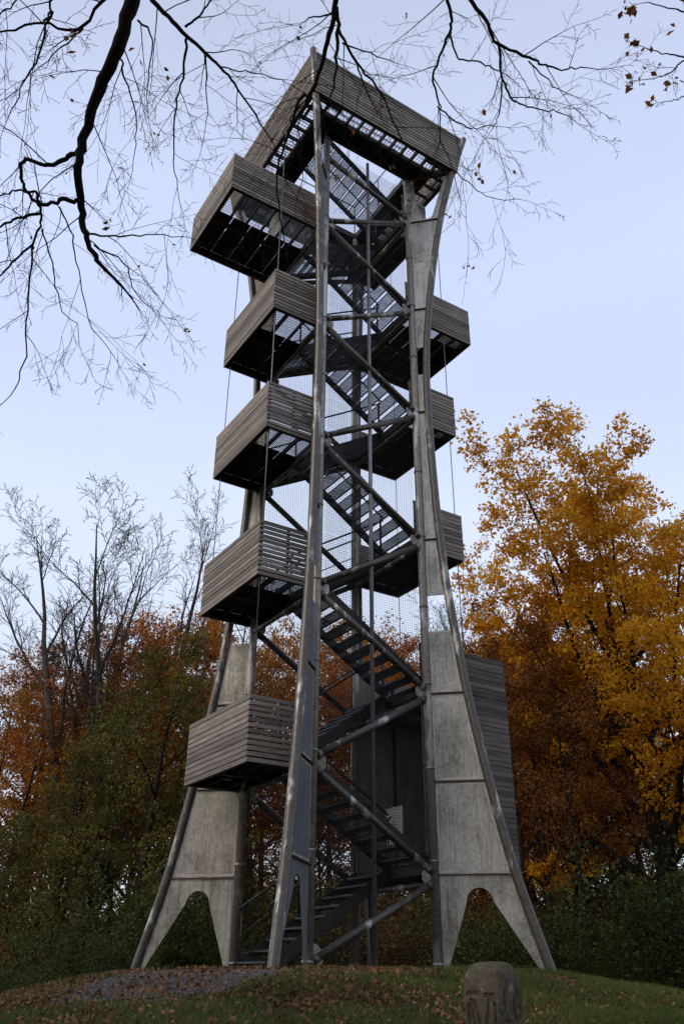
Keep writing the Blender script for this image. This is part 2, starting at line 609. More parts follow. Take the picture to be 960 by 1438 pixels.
web_meshes = [MB().plate(arch_outline(), -0.008, 0.008).mesh('web_plate', M['web'])]
for z0, z1 in ((1.503, 3.05), (3.053, 4.67), (4.673, 5.92), (6.68, 7.93), (7.933, 9.5), (9.503, 11.15), (11.153, 12.22), (13.0, 14.17), (14.173, 15.7), (15.703, 17.117)):
    web_meshes.append(MB().plate(web_quad(z0, z1), -0.008, 0.008).mesh('web_plate', M['web']))
web_meshes.append(MB().plate(fork_outline(), -0.008, 0.008).mesh('web_plate', M['web']))
stiff = []
for z in (1.5, 3.05, 4.67, 7.93, 11.15, 14.17, 17.12):
    r1 = smooth_profile(z)
    stiff.append(MB().box(RIN + 0.04, r1 - 0.03, -0.05, -0.0085, z - 0.009, z + 0.009)
                 .box(RIN + 0.04, r1 - 0.03, 0.0085, 0.05, z - 0.009, z + 0.009).mesh('stiffener', M['rust']))

seams = MB()
for z0, z1 in ((1.55, 3.0), (3.1, 4.62), (4.72, 5.9), (6.7, 7.9), (7.96, 11.1), (11.2, 12.2), (13.02, 14.12), (14.22, 17.08)):
    zz_ = np.linspace(z0, z1, 7)
    for y in (-0.0115, 0.0115):
        y0_, y1_ = sorted((y, y * 0.75))
        for a, b in zip(zz_[:-1], zz_[1:]):
            ra, rb = smooth_profile(a), smooth_profile(b)
            seams.plate([(ra - 0.115, a), (ra - 0.08, a), (rb - 0.08, b), (rb - 0.115, b)], y0_, y1_)
        seams.box(RIN + 0.075, RIN + 0.105, y0_, y1_, z0, z1)
        for zc in (z0, z1):
            seams.box(RIN + 0.11, smooth_profile(zc) - 0.12, y0_, y1_, zc - 0.013, zc + 0.013)
SEAMS = seams.mesh('weld_seam', M['zinc'])
LEGS = dict(A=135, B=225, C=315, D=45)
for key, ang in LEGS.items():
    leg = put('leg', mesh_inner, tower, rot=(0, 0, math.radians(ang)))
    put('outer_tube', mesh_outer, leg)
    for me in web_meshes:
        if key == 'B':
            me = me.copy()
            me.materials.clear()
            me.materials.append(M['web_sky_tint'])  # blue sky light painted into the plate colour of this leg
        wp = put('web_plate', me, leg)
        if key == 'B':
            wp['label'] = 'smooth steel web plate with bluish sky light painted in'
    for me in stiff:
        put('stiffener', me, leg)
    tag(put('weld_seam', SEAMS, leg), kind='stuff')

# braces: zigzag tubes on the two stair sides, level tubes on the landing sides
CORNER = dict(A=(-SQ, SQ), B=(-SQ, -SQ), C=(SQ, -SQ), D=(SQ, SQ))
ZB = [0.05, 3.1, 6.28, 9.55, 12.66, 15.7, 18.05]
ZC = [1.46, 4.68, 7.9, 11.12, 14.19, 17.2]


def brace(p, q, r=0.064):
    p, q = Vector(p), Vector(q)
    d = (q - p).normalized()
    m = MB().tube([p + d * 0.05, q - d * 0.05], r, 12)
    for c, s in ((p, 1), (q, -1)):                                     # end flanges at the joints
        m.tube([c + d * s * 0.10, c + d * s * 0.19], r + 0.010, 12)
    return m.build('brace', M['tube'], tower)


for lo, hi in (('B', 'C'), ('A', 'D')):
    for k in range(6):
        brace((*CORNER[lo], ZB[k] + 0.06), (*CORNER[hi], ZC[k] - 0.07))
        brace((*CORNER[hi], ZC[k] + 0.05), (*CORNER[lo], ZB[k + 1] - 0.06))
for k in range(1, 6):
    brace((*CORNER['A'], ZB[k] - 0.10), (*CORNER['B'], ZB[k] - 0.10), 0.055)
for k in range(0, 6):
    brace((*CORNER['C'], ZC[k] - 0.10), (*CORNER['D'], ZC[k] - 0.10), 0.055)

def gusset(key, z, dx):
    x, y = CORNER[key]
    m = MB()
    o_ = [(x, z - 0.22), (x + dx * 0.16, z - 0.17), (x + dx * 0.27, z - 0.05), (x + dx * 0.27, z + 0.07), (x + dx * 0.16, z + 0.18), (x, z + 0.22)]
    m.plate(o_, y - 0.008, y + 0.008)
    for ang in range(6):
        a = ang * math.pi / 3
        cx_, cz_ = x + dx * 0.19 + 0.05 * math.cos(a), z + 0.01 + 0.05 * math.sin(a)
        m.tube([(cx_, y - 0.02, cz_), (cx_, y + 0.02, cz_)], 0.011, 6)
    m.build('gusset', M['tube_pale'], tower)


for k in range(6):
    for key in 'BA':
        gusset(key, ZB[k] if k else 0.2, 1)
    for key in 'CD':
        gusset(key, ZC[k], -1)

# thin poles up the middle of the stair sides that carry the wire netting
for y in (-SQ + 0.02, SQ - 0.02):
    MB().tube([(0, y, -0.3), (0, y, 18.6)], 0.04, 10).build('net_pole', M['rod'], tower)

# wire netting on both stair sides: fine square mesh
for y in (-SQ + 0.085, SQ - 0.085):
    vs = []
    w = 0.0027

    def wire(p0, p1, ax, vs=vs, w=w):
        for o in ((ax[0] * w, ax[1] * w, ax[2] * w),):
            vs += [(p0[0] - o[0], p0[1] - o[1], p0[2] - o[2]), (p0[0] + o[0], p0[1] + o[1], p0[2] + o[2]),
                   (p1[0] + o[0], p1[1] + o[1], p1[2] + o[2]), (p1[0] - o[0], p1[1] - o[1], p1[2] - o[2])]
            a = (0, w, 0)
            vs += [(p0[0] - a[0], p0[1] - a[1], p0[2] - a[2]), (p0[0] + a[0], p0[1] + a[1], p0[2] + a[2]),
                   (p1[0] + a[0], p1[1] + a[1], p1[2] + a[2]), (p1[0] - a[0], p1[1] - a[1], p1[2] - a[2])]
    for x in np.arange(-SQ + 0.1, SQ - 0.09, 0.05):
        wire((x, y, 0.12), (x, y, 18.5), (1, 0, 0))
    for z in np.arange(0.12, 18.5, 0.05):
        wire((-SQ + 0.08, y + 0.004, z), (SQ - 0.08, y + 0.004, z), (0, 0, 1))
    o = put('wire_netting', np_mesh('wire_netting', vs, 4, M['steel']), tower)
    tag(o, kind='stuff')

# one board of unit size, stretched to length where it is nailed
bm_ = MB()
e = 0.06
bm_.box(-0.5, 0.5, -0.5, 0.5, -0.5, 0.5)
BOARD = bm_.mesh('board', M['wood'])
BOARD_SHADED = BOARD.copy()  # board copy with shade put into its colour, for the tall landing
BOARD_SHADED.materials.clear()
BOARD_SHADED.materials.append(M['wood_shaded'])
hidden_boards = MB()
BP, BH, BT = 0.094, 0.080, 0.028                                     # board pitch, height, thickness


def clad(parent, axis, c0, c1, off, z0, n, sign, hidden=False, rr=random.Random(11), pitch=BP, bh=BH, me=BOARD):
    """n level boards from c0 to c1 along the axis, at distance off on the other"""
    for i in range(n):
        z = z0 + (i + 0.5) * pitch + rr.uniform(-0.003, 0.003)
        l = c1 - c0 + rr.uniform(-0.006, 0.006)
        c = (c0 + c1) / 2
        o2 = off + rr.uniform(-0.003, 0.003)
        h = bh * rr.uniform(0.93, 1.03)
        if hidden:
            if axis == 'x':
                hidden_boards.box(c - l / 2, c + l / 2, o2 - BT / 2, o2 + BT / 2, z - h / 2, z + h / 2)
            else:
                hidden_boards.box(o2 - BT / 2, o2 + BT / 2, c - l / 2, c + l / 2, z - h / 2, z + h / 2)
        elif axis == 'x':
            put('board', me, parent, (c, o2, z), (0, rr.uniform(-0.002, 0.002), 0), (l, BT, h))
        else:
            put('board', me, parent, (o2, c, z), (rr.uniform(-0.002, 0.002), 0, math.pi / 2), (l, BT, h))


def grating(name, x0, x1, y0, y1, z, parent, along='x', step=0.036):
    """bar grating: upright flat bars with thinner cross rods"""
    m = MB()
    t, hh = 0.0035, 0.024
    if along == 'x':
        for y in np.arange(y0 + step / 2, y1, step):
            m.box(x0, x1, y - t / 2, y + t / 2, z - hh, z)
        for x in np.arange(x0 + 0.05, x1, 0.075):
            m.box(x - 0.003, x + 0.003, y0, y1, z - 0.011, z - 0.003)
    else:
        for x in np.arange(x0 + step / 2, x1, step):
            m.box(x - t / 2, x + t / 2, y0, y1, z - hh, z)
        for y in np.arange(y0 + 0.05, y1, 0.075):
            m.box(x0, x1, y - 0.003, y + 0.003, z - 0.011, z - 0.003)
    return m.build(name, M['grate'], parent)


def landing(side, z, xo, y0=-1.12, y1=1.33, top=None, dark=True):
    """timber-clad landing hung on one side of the tower; side -1 or +1"""
    s = side
    xi = 1.17
    X = lambda a: s * a
    f = MB()
    zz = z + 0.02
    lo, hi = sorted((X(xi), X(xo - 0.03)))
    for y in (y0 + 0.05, y1 - 0.05):                                  # beams that reach out from the tubes
        f.box(lo, hi, y - 0.03, y + 0.03, zz, zz + 0.17)
    for a in (xi + 0.03, xo - 0.06):
        q0, q1 = sorted((X(a - 0.03), X(a + 0.03)))
        f.box(q0, q1, y0 + 0.082, y1 - 0.082, zz, zz + 0.168)
    nj = max(2, int(round((xo - xi) / 0.42)))
    for i in range(1, nj):
        a = xi + (xo - xi) * i / nj
        q0, q1 = sorted((X(a - 0.018), X(a + 0.018)))
        f.box(q0, q1, y0 + 0.083, y1 - 0.083, zz + 0.03, zz + 0.135)
    ym = (y0 + y1) / 2
    f.box(lo + 0.07, hi - 0.07, ym - 0.04, ym + 0.04, zz - 0.001, zz + 0.1)
    # corner posts behind the boards
    zt = z + 1.13 if top is None else top
    for y in (y0 + 0.05, y1 - 0.05):
        for a in (xo - 0.055, (xo + xi) / 2, xi + 0.12):
            q0, q1 = sorted((X(a - 0.022), X(a + 0.022)))
            f.box(q0, q1, y - 0.022, y + 0.022, zz + 0.171, zt - 0.02)
    for y in np.linspace(y0 + 0.6, y1 - 0.6, 2):
        q0, q1 = sorted((X(xo - 0.077), X(xo - 0.033)))
        f.box(q0, q1, y - 0.022, y + 0.022, zz + 0.169, zt - 0.02)
    la = f.build('landing', M['steel'], tower)
    ysp = y0 + (0.95 if s < 0 else 0.5)
    grating('floor_grating', lo + 0.005, hi - 0.005, y0 + 0.09, ysp, zz + 0.2, la, 'y')
    nsh = 3 if xo < 3 else 5
    for i in range(nsh):                                               # chequer plates with open joints behind
        q0, q1 = lo + (hi - lo) * i / nsh + 0.008, lo + (hi - lo) * (i + 1) / nsh - 0.008
        MB().box(q0, q1, ysp + 0.01, y1 - 0.09, zz + 0.18, zz + 0.198).build('floor_plate', M['steel'], la)
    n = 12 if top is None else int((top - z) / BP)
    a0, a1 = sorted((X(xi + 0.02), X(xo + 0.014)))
    clad(la, 'x', a0, a1, y0, z, n, -1, bh=0.068 if s < 0 else (0.077 if top is None else 0.088), me=BOARD if top is None else BOARD_SHADED)                               # near side
    clad(la, 'y', y0 + 0.018, y1 - 0.018, X(xo), z, n, s, bh=BH if top is None else 0.0915, me=BOARD if top is None else BOARD_SHADED)
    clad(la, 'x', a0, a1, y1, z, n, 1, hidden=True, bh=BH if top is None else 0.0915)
    return la


for z, xo, y0 in ((2.98, 2.4, -1.12), (6.29, 2.4, -1.12), (9.5, 2.4, -1.12), (12.58, 2.4, -1.12), (15.7, 3.57, -0.98)):
    landing(-1, z, xo, y0)
# the lowest landing on the far side is walled in up to the rail of the one above it
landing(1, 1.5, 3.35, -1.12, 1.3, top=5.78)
for z, xo in ((7.83, 2.5), (11.05, 2.5), (14.1, 3.2), (17.2, 1.95)):
    landing(1, z, xo, -1.1, 1.3)
f = MB()                                                               # floor above the walled-in landing
for y in (-1.03, 0.09, 1.2):
    f.box(1.17, 3.3, y - 0.03, y + 0.03, 4.70, 4.87)
for x in np.arange(1.3, 3.3, 0.42):
    f.box(x - 0.018, x + 0.018, -0.99, 1.16, 4.73, 4.84)
fl = f.build('landing', M['steel'], tower)
grating('floor_grating', 1.18, 3.28, -1.02, 1.2, 4.9, fl)

# stair flights
NT = 9
tread = MB()
TW, TD = 1.06, 0.25
for x in np.arange(-TD / 2 + 0.012, TD / 2, 0.040):
    tread.box(x - 0.004, x + 0.004, -TW / 2, TW / 2, -0.014, 0)
for y in np.arange(-TW / 2 + 0.02, TW / 2, 0.040):
    tread.box(-TD / 2, TD / 2, y - 0.004, y + 0.004, -0.013, -0.001)
tread.box(-TD / 2 - 0.012, -TD / 2 - 0.001, -TW / 2, TW / 2, -0.03, 0.002)
tread.box(TD / 2 + 0.001, TD / 2 + 0.012, -TW / 2, TW / 2, -0.045, 0.002)
for y in (-TW / 2 - 0.004, TW / 2 + 0.004):
    tread.box(-TD / 2, TD / 2, y - 0.003, y + 0.003, -0.05, 0.002)
TREAD = tread.mesh('tread', M['grate'])


def flight(xa, za, xb, zb, yc):
    """flight from (xa, za) up to (xb, zb), centred on yc"""
    m = MB()
    for s in (-1, 1):
        y = yc + s * (TW / 2 + 0.025)
        m.bar((xa, y, za + 0.06), (xb, y, zb + 0.06), 0.014, 0.20)
    fo = m.build('stair_flight', M['steel'], tower)
    n = NT
    for i in range(n):
        t = (i + 0.5) / n
        put('tread', TREAD, fo, (xa + (xb - xa) * t, yc, za + (zb - za) * t + 0.09))
    r = MB()
    d = Vector((xb - xa, 0, zb - za))
    for s in ((1,) if yc < 0 else (-1, 1)):
        y = yc + s * (TW / 2 + 0.04)
        for hgt, rad in ((1.0, 0.02),) if yc < 0 or s < 0 else ((1.0, 0.02), (0.55, 0.012)):
            r.tube([(xa, y, za + hgt), (xb, y, zb + hgt)], rad, 7)
        for t in (0.03, 0.97) if yc < 0 or s < 0 else (0.03, 0.5, 0.97):
            p = Vector((xa, y, za)) + d * t
            r.tube([(p.x, y, p.z + 0.0), (p.x, y, p.z + 1.0)], 0.018, 7)
    r.build('handrail', M['steel'], fo)
    return fo


ZL = [0.0, 3.07, 6.38, 9.59, 12.67, 15.79, 18.8]                       # floors on the left side
ZR = [1.6, 4.82, 7.94, 11.16, 14.2, 17.3]                              # floors on the right side
for k in range(6):
    if k == 0:
        flight(-1.3, -0.02, 1.2, ZR[0], 0.5)
    else:
        flight(-1.18, ZL[k] + 0.04, 1.18, ZR[k], 0.585)
    flight(1.18, ZR[k] + 0.04, -1.18, ZL[k + 1], -0.575)

# suspension rods at the outer corners of the landings
for x, y, za, zb in ((-2.3, -1.0, 3.1, 18.7), (-2.3, 1.2, 3.1, 15.8), (2.42, -1.0, 1.6, 18.7), (2.42, 1.15, 1.6, 18.7)):
    MB().tube([(x, y, za), (x, y, zb)], 0.011, 6).build('hanger_rod', M['rod'], tower)

# top platform: ring of floor round the stair well, boarded parapet leaning out
PZ, P0, P1, NB = 18.76, 2.2, 2.37, 13
pf = MB()
for k in range(4):
    c, s = [(1, 0), (0, 1), (-1, 0), (0, -1)][k]

    def R(a, b):
        return (a * c - b * s, a * s + b * c)
    for rr_, hh in ((2.14, 0.19), (1.72, 0.15), (1.25, 0.19)):
        p, q = R(rr_, -rr_ + 0.03), R(rr_, rr_ - 0.03)
        pf.bar((*p, PZ + 0.09), (*q, PZ + 0.09), 0.06, hh)
    for j in np.arange(-2.0, 2.01, 0.333):
        p, q = R(1.29, j), R(2.1, j)
        pf.bar((*p, PZ + 0.10), (*q, PZ + 0.10), 0.045, 0.11)
    p, q = R(1.25, 1.25), R(2.12, 2.12)
    pf.bar((*p, PZ + 0.06), (*q, PZ + 0.06), 0.08, 0.2)
plat = pf.build('platform', M['steel'], tower)
gw = 0.036
for x0, x1, y0, y1, al in ((-2.1, 2.1, -2.1, -1.74, 'y'), (-2.1, 2.1, 1.74, 2.1, 'y'), (-2.1, -1.74, -1.72, 1.72, 'x'), (1.74, 2.1, -1.72, 1.72, 'x')):
    grating('floor_grating', x0, x1, y0, y1, PZ + 0.19, plat, al, 0.085)
for x0, x1, y0, y1 in ((-1.70, 1.70, -1.70, -1.26), (-1.70, 1.70, 1.26, 1.70), (-1.70, -1.26, -1.25, 1.25), (1.26, 1.70, -1.25, 1.25)):
    MB().box(x0, x1, y0, y1, PZ + 0.165, PZ + 0.185).build('floor_plate', M['steel'], plat)
rr_ = random.Random(4)
for k in range(4):
    a = [-math.pi / 2, math.pi, 0, math.pi / 2][k]
    ca, sa = math.cos(a), math.sin(a)
    for i in range(NB):
        t = (i + 0.5) / NB
        half = P0 + (P1 - P0) * t + rr_.uniform(-0.002, 0.002)
        z = PZ - 0.02 + (i + 0.5) * 0.094
        l = 2 * half + (0.028 if k in (0, 3) else -0.03)
        put('board', BOARD, plat, (ca * half, sa * half, z), (0, 0, a + math.pi / 2), (l, BT, BH * rr_.uniform(0.95, 1.02)))
for cx, cy in ((-1, -1), (1, -1), (1, 1), (-1, 1)):
    MB().bar((cx * (P0 - 0.07), cy * (P0 - 0.07), PZ - 0.1), (cx * (P1 - 0.07), cy * (P1 - 0.07), PZ + 1.18), 0.07, 0.07).build('corner_post', M['steel'], plat)
for k in range(4):                                                     # guard rail round the stair well
    pass
g = MB()
for y in (-1.2, 1.2):
    for hgt in (1.05,):
        g.tube([(-1.2, y, PZ + 0.2 + hgt), (1.2, y, PZ + 0.2 + hgt)], 0.018, 6)
for hgt in (1.05,):
    g.tube([(1.2, -1.2, PZ + 0.2 + hgt), (1.2, 1.2, PZ + 0.2 + hgt)], 0.018, 6)
for x, y in ((-1.2, -1.2), (0, -1.2), (1.2, -1.2), (1.2, 0), (1.2, 1.2), (0, 1.2), (-1.2, 1.2)):
    g.tube([(x, y, PZ + 0.19), (x, y, PZ + 1.27)], 0.02, 6)
g.build('guard_rail', M['rod'], plat)
tag(hidden_boards.build('far_side_boards', M['wood'], tower), kind='stuff')

# notice fixed by the stairs
nb = bpy.data.objects.new('notice_board', None)
COL.objects.link(nb)
nb.parent = None
tm = Matrix.Translation((OX, OY, 0)) @ Matrix.Rotation(ROTZ, 4, 'Z')
nb.matrix_world = tm @ Matrix.Translation((1.32, -0.02, 2.15))
MB().box(-0.012, 0.012, -0.25, 0.25, 0, 0.62).build('panel', M['notice'], nb)
MB().box(-0.02, 0.02, -0.275, -0.251, -0.02, 0.64).box(-0.02, 0.02, 0.251, 0.275, -0.02, 0.64).box(-0.02, 0.02, -0.25, 0.25, 0.621, 0.64).box(-0.02, 0.02, -0.25, 0.25, -0.02, -0.001).build('frame', M['rod'], nb)
MB().tube([(0.03, 0, -0.6), (0.03, 0, 0.5)], 0.018, 6).build('post', M['rod'], nb)
tag(nb, 'pale notice panel on a post behind the wire netting by the lower stairs', 'notice')
#@@REST
# ------------------------------------------------------------------ boundary stone
SHIELD = [[(-0.105, 0.955), (-0.03, 0.955)], [(0.03, 0.95), (0.09, 0.95)],
          [(-0.085, 0.93), (-0.065, 0.79), (-0.078, 0.71)], [(-0.058, 0.92), (-0.012, 0.78)], [(0.058, 0.935), (0.02, 0.79), (-0.005, 0.75)],
          [(0.102, 0.90), (0.09, 0.71), (0.045, 0.64), (0.0, 0.615)], [(-0.108, 0.90), (-0.106, 0.67), (-0.05, 0.625), (0.0, 0.61)],
          [(-0.04, 0.73), (0.0, 0.685), (0.045, 0.70), (0.06, 0.75)], [(-0.075, 0.75), (-0.03, 0.74)]]
LETTERS = [[(-0.085, 0.965), (-0.085, 0.825), (-0.03, 0.825)],
           [(0.095, 0.935), (0.07, 0.96), (0.04, 0.95), (0.022, 0.91), (0.024, 0.865), (0.045, 0.83), (0.08, 0.835), (0.095, 0.865), (0.095, 0.89), (0.065, 0.89)],
           [(-0.095, 0.775), (-0.02, 0.775)], [(0.015, 0.77), (0.09, 0.77)], [(-0.06, 0.775), (-0.06, 0.66)], [(0.03, 0.77), (0.03, 0.65)], [(0.072, 0.77), (0.072, 0.66)]]


def stroke_dist(a, z, paths):
    d = np.full(a.shape, 9.0)
    for pl in paths:
        for (x0, z0), (x1, z1) in zip(pl[:-1], pl[1:]):
            lx, lz = x1 - x0, z1 - z0
            t = np.clip(((a - x0) * lx + (z - z0) * lz) / (lx * lx + lz * lz), 0, 1)
            d = np.minimum(d, np.hypot(a - x0 - t * lx, z - z0 - t * lz))
    return d


def lumps(p, seed):
    """cheap smooth noise on points"""
    r = np.random.RandomState(seed)
    out = np.zeros(len(p))
    for f, amp in ((9, 1.0), (21, 0.6), (47, 0.4), (95, 0.25)):
        for _ in range(4):
            k = r.normal(0, f, 3)
            out += amp * np.sin(p @ k + r.uniform(0, 6.28)) * 0.35
    return out


def stone_body():
    """square pillar with a rounded head; the marks are cut into two faces"""
    W2 = 0.118
    n = 56
    u = np.linspace(-1, 1, n, endpoint=False)
    per = np.concatenate([np.stack([u, -np.ones(n)], 1), np.stack([np.ones(n), u], 1), np.stack([-u, np.ones(n)], 1), np.stack([-np.ones(n), -u], 1)])
    N = len(per)
    lev = [(z, 1.0) for z in (-0.3, 0.0, 0.3, 0.5)] + [(z, 1.0) for z in np.arange(0.56, 0.965, 0.0065)]
    lev += [(0.965 + 0.15 * math.sin(t), math.cos(t) ** 0.42) for t in np.linspace(0.06, 1.42, 26)]
    v = []
    for z, sc in lev:
        p = 20.0 if z < 0.97 else 20 - 13 * (z - 0.97) / 0.15
        q = (np.abs(per[:, 0]) ** p + np.abs(per[:, 1]) ** p) ** (-1 / p)
        v.append(np.stack([per[:, 0] * q * W2 * sc, per[:, 1] * q * W2 * sc, np.full(N, z)], 1))
    v = np.concatenate(v)
    nr = np.tile(np.stack([per[:, 0] * (np.abs(per[:, 0]) > 0.97), per[:, 1] * (np.abs(per[:, 1]) > 0.97), np.zeros(N)], 1), (len(lev), 1))
    ln = np.linalg.norm(nr, axis=1, keepdims=True)
    nr = nr / np.maximum(ln, 1e-6)
    depth = np.zeros(len(v))
    front = v[:, 1] < -W2 * 0.9
    side_ = v[:, 0] > W2 * 0.9
    sm = lambda d, w: np.clip(1 - (d - w * 0.55) / (w * 0.6), 0, 1)
    depth += front * 0.014 * sm(stroke_dist(v[:, 0] / 0.82, v[:, 2], SHIELD), 0.0115)
    depth += side_ * 0.010 * sm(stroke_dist(v[:, 1] / 0.82, v[:, 2], LETTERS), 0.0085)
    chips = lumps(v, 3)
    depth += 0.0022 * chips + 0.011 * np.clip(lumps(v * 0.8, 9) - 0.9, 0, 1.2)
    v = v - nr * depth[:, None]
    v[:, 2] += 0.002 * lumps(v, 5) * (v[:, 2] > 0.9)
    v = v.tolist() + [[0, 0, lev[-1][0] + 0.001]]
    L = len(lev)
    f = [(a * N + k, a * N + (k + 1) % N, (a + 1) * N + (k + 1) % N, (a + 1) * N + k) for a in range(L - 1) for k in range(N)]
    f += [((L - 1) * N + k, (L - 1) * N + (k + 1) % N, len(v) - 1) for k in range(N)]
    me = bpy.data.meshes.new('boundary_stone')
    me.from_pydata(v, [], f)
    me.materials.append(M['stone'])
    return me


stone_me = stone_body()
sp = on_ray(695, 1350, 5.5)
so = put('boundary_stone', stone_me, None, (sp.x, sp.y, sp.z - 1.115), (0.015, -0.02, math.radians(-43)))
tag(so, 'old round-topped boundary stone with carved shield and letters on the grass mound', 'boundary stone')
STONE = (sp.x, sp.y)


# ------------------------------------------------------------------ trees
def unit(v):
    return v / (np.linalg.norm(v) + 1e-9)


class Tree:
    def __init__(self, seed, minr=0.0015):
        self.minr = minr
        self.r = np.random.RandomState(seed)
        self.mb = MB()
        self.tw = []                                                  # twig points that bear leaves

    def branch(self, p, d, length, rad, depth, prm):
        r = self.r
        lv = prm[depth]
        n = max(2, int(lv['seg']))
        pts, rads = [p.copy()], [rad]
        d = unit(d)
        for i in range(n):
            d = unit(d + r.normal(0, lv['wig'], 3) + np.array([0, 0, lv['up']]) / n)
            p = p + d * length / n
            pts.append(p.copy())
            rads.append(max(rad * (1 - (i + 1) / n * lv['taper']), self.minr))
        self.mb.tube(pts, rads, lv['sides'], cap=False)
        if lv.get('leaf'):
            for i in range(1, len(pts)):
                self.tw.append(pts[i])
                self.tw.append((pts[i] + pts[i - 1]) / 2)
        if depth + 1 < len(prm):
            k = lv['kids']
            k = int(k) + (r.rand() < k - int(k))
            ph = r.uniform(0, 6.28)
            for j in range(k):
                t = lv['from'] + (1 - lv['from']) * (j + r.uniform(0.2, 0.9)) / k
                fi = t * n
                i = min(int(fi), n - 1)
                q = pts[i] + (pts[i + 1] - pts[i]) * (fi - i)
                dd = unit(pts[i + 1] - pts[i])
                ph += 2.4 + r.normal(0, 0.5)
                a = unit(np.cross(dd, [0.31, 0.2, 0.93] if abs(dd[2]) < 0.9 else [1, 0.1, 0]))
                b = np.cross(dd, a)
                side = a * math.cos(ph) + b * math.sin(ph)
                side = unit(side * np.array([1, 1, lv.get('flat', 1)]))
                ang = math.radians(lv['ang'] * r.uniform(0.75, 1.25))
                nd = dd * math.cos(ang) + side * math.sin(ang)
                shape = 1 - lv.get('tip', 0.5) * t
                self.branch(q, nd, length * lv['ratio'] * shape * r.uniform(0.75, 1.2), max(np.interp(t * n, range(n + 1), rads) * lv['rr'], self.minr), depth + 1, prm)
        return pts

    def leaves(self, count, size, spread, mat, droop=0.0, flat=0.6, k=4):
        r = self.r
        tw = np.array(self.tw)
        idx = r.randint(0, len(tw), count)
        p = tw[idx] + r.normal(0, spread, (count, 3)) * np.array([1, 1, 0.6])
        return leaf_mesh(r, p, size, mat, flat)


def leaf_mesh(r, p, size, mat, flat=0.6):
    n = len(p)
    nrm = r.normal(0, 1, (n, 3)) * np.array([flat, flat, 1.0])
    nrm /= np.linalg.norm(nrm, axis=1)[:, None]
    a = np.cross(nrm, r.normal(0, 1, (n, 3)))
    a /= np.linalg.norm(a, axis=1)[:, None] + 1e-9
    b = np.cross(nrm, a)
    s = (size * r.uniform(0.6, 1.35, n))[:, None]
    fold = nrm * s * r.uniform(-0.1, 0.25, n)[:, None]
    v = np.stack([p - a * s * 0.55, p + b * s * 0.36 + fold, p + a * s * 0.55, p - b * s * 0.36 + fold], 1)
    return np_mesh('leaves', v, 4, mat)


def lv(seg, wig, up, taper, sides, kids=0, frm=0.3, ang=45, ratio=0.6, rr=0.6, leaf=False, tip=0.5, flat=1):
    return {'seg': seg, 'wig': wig, 'up': up, 'taper': taper, 'sides': sides, 'kids': kids, 'from': frm, 'ang': ang,
            'ratio': ratio, 'rr': rr, 'leaf': leaf, 'tip': tip, 'flat': flat}


TOP = {}


def finish(t, bark, leafargs=None):
    wood = t.mb.mesh('trunk', bark)
    TOP[wood.name] = max(c[2] for c in t.mb.v)
    lm = t.leaves(*leafargs) if leafargs else None
    return wood, lm


def plant(name, meshes, x, y, h, base_h, rot, label, cat, group=None, dz=0.0, wide=1.0):
    """one tree or shrub: Empty at its foot with trunk and crown"""
    o = bpy.data.objects.new(name, None)
    COL.objects.link(o)
    o.location = (x, y, float(gz(x, y)) - 0.1 + dz)
    o.rotation_euler = (0, 0, rot)
    s = h / TOP[meshes[0].name]
    o.scale = (s * wide, s * wide, s)
    tag(o, label, cat, group)
    put('trunk', meshes[0], o)
    if meshes[1] is not None:
        put('crown', meshes[1], o)
    return o


Z = np.array([0, 0, 1.0])
V3 = lambda *a: np.array(a, dtype=float)


def ground_xy(px, D):
    """plan position at forward distance D under image column px (taken near eye level)"""
    d = ray(px, 1330)
    return d.x / d.y * D, D


# --- golden maple
def make_maple(seed):
    t = Tree(seed, 0.006)
    prm = [lv(8, 0.04, 0.1, 0.6, 10, 16, 0.26, 46, 0.78, 0.55, tip=0.35),
           lv(7, 0.07, 0.55, 0.75, 6, 8, 0.25, 42, 0.48, 0.5, tip=0.4),
           lv(5, 0.10, 0.10, 0.8, 4, 6, 0.2, 45, 0.5, 0.55, tip=0.3, flat=0.5),
           lv(4, 0.13, -0.05, 0.8, 3, 4, 0.25, 45, 0.5, 0.6, leaf=True, flat=0.35),
           lv(3, 0.15, -0.1, 0.8, 3, leaf=True)]
    t.branch(V3(0, 0, 0), V3(0.03, 0, 1), 10.5, 0.3, 0, prm)
    for a, z in ((0.5, 3.0), (2.7, 3.6), (3.5, 4.4), (4.4, 3.2), (5.5, 4.0), (3.1, 5.6), (4.0, 6.4)):          # low sprays
        t.branch(V3(0, 0, z), V3(math.cos(a), math.sin(a), 0.28), 4.8, 0.09, 1, prm)
    return t


t = make_maple(12)
MAPLE = finish(t, M['bark_dark'], (112000, 0.112, 0.14, M['gold'], 0, 0.6))
x, y = ground_xy(950, 26)
plant('maple_tree', MAPLE, x, y, 19.4, 18.3, 2.2, 'large golden-leaved maple with dark forked trunk beside the tower', 'tree', wide=0.92)

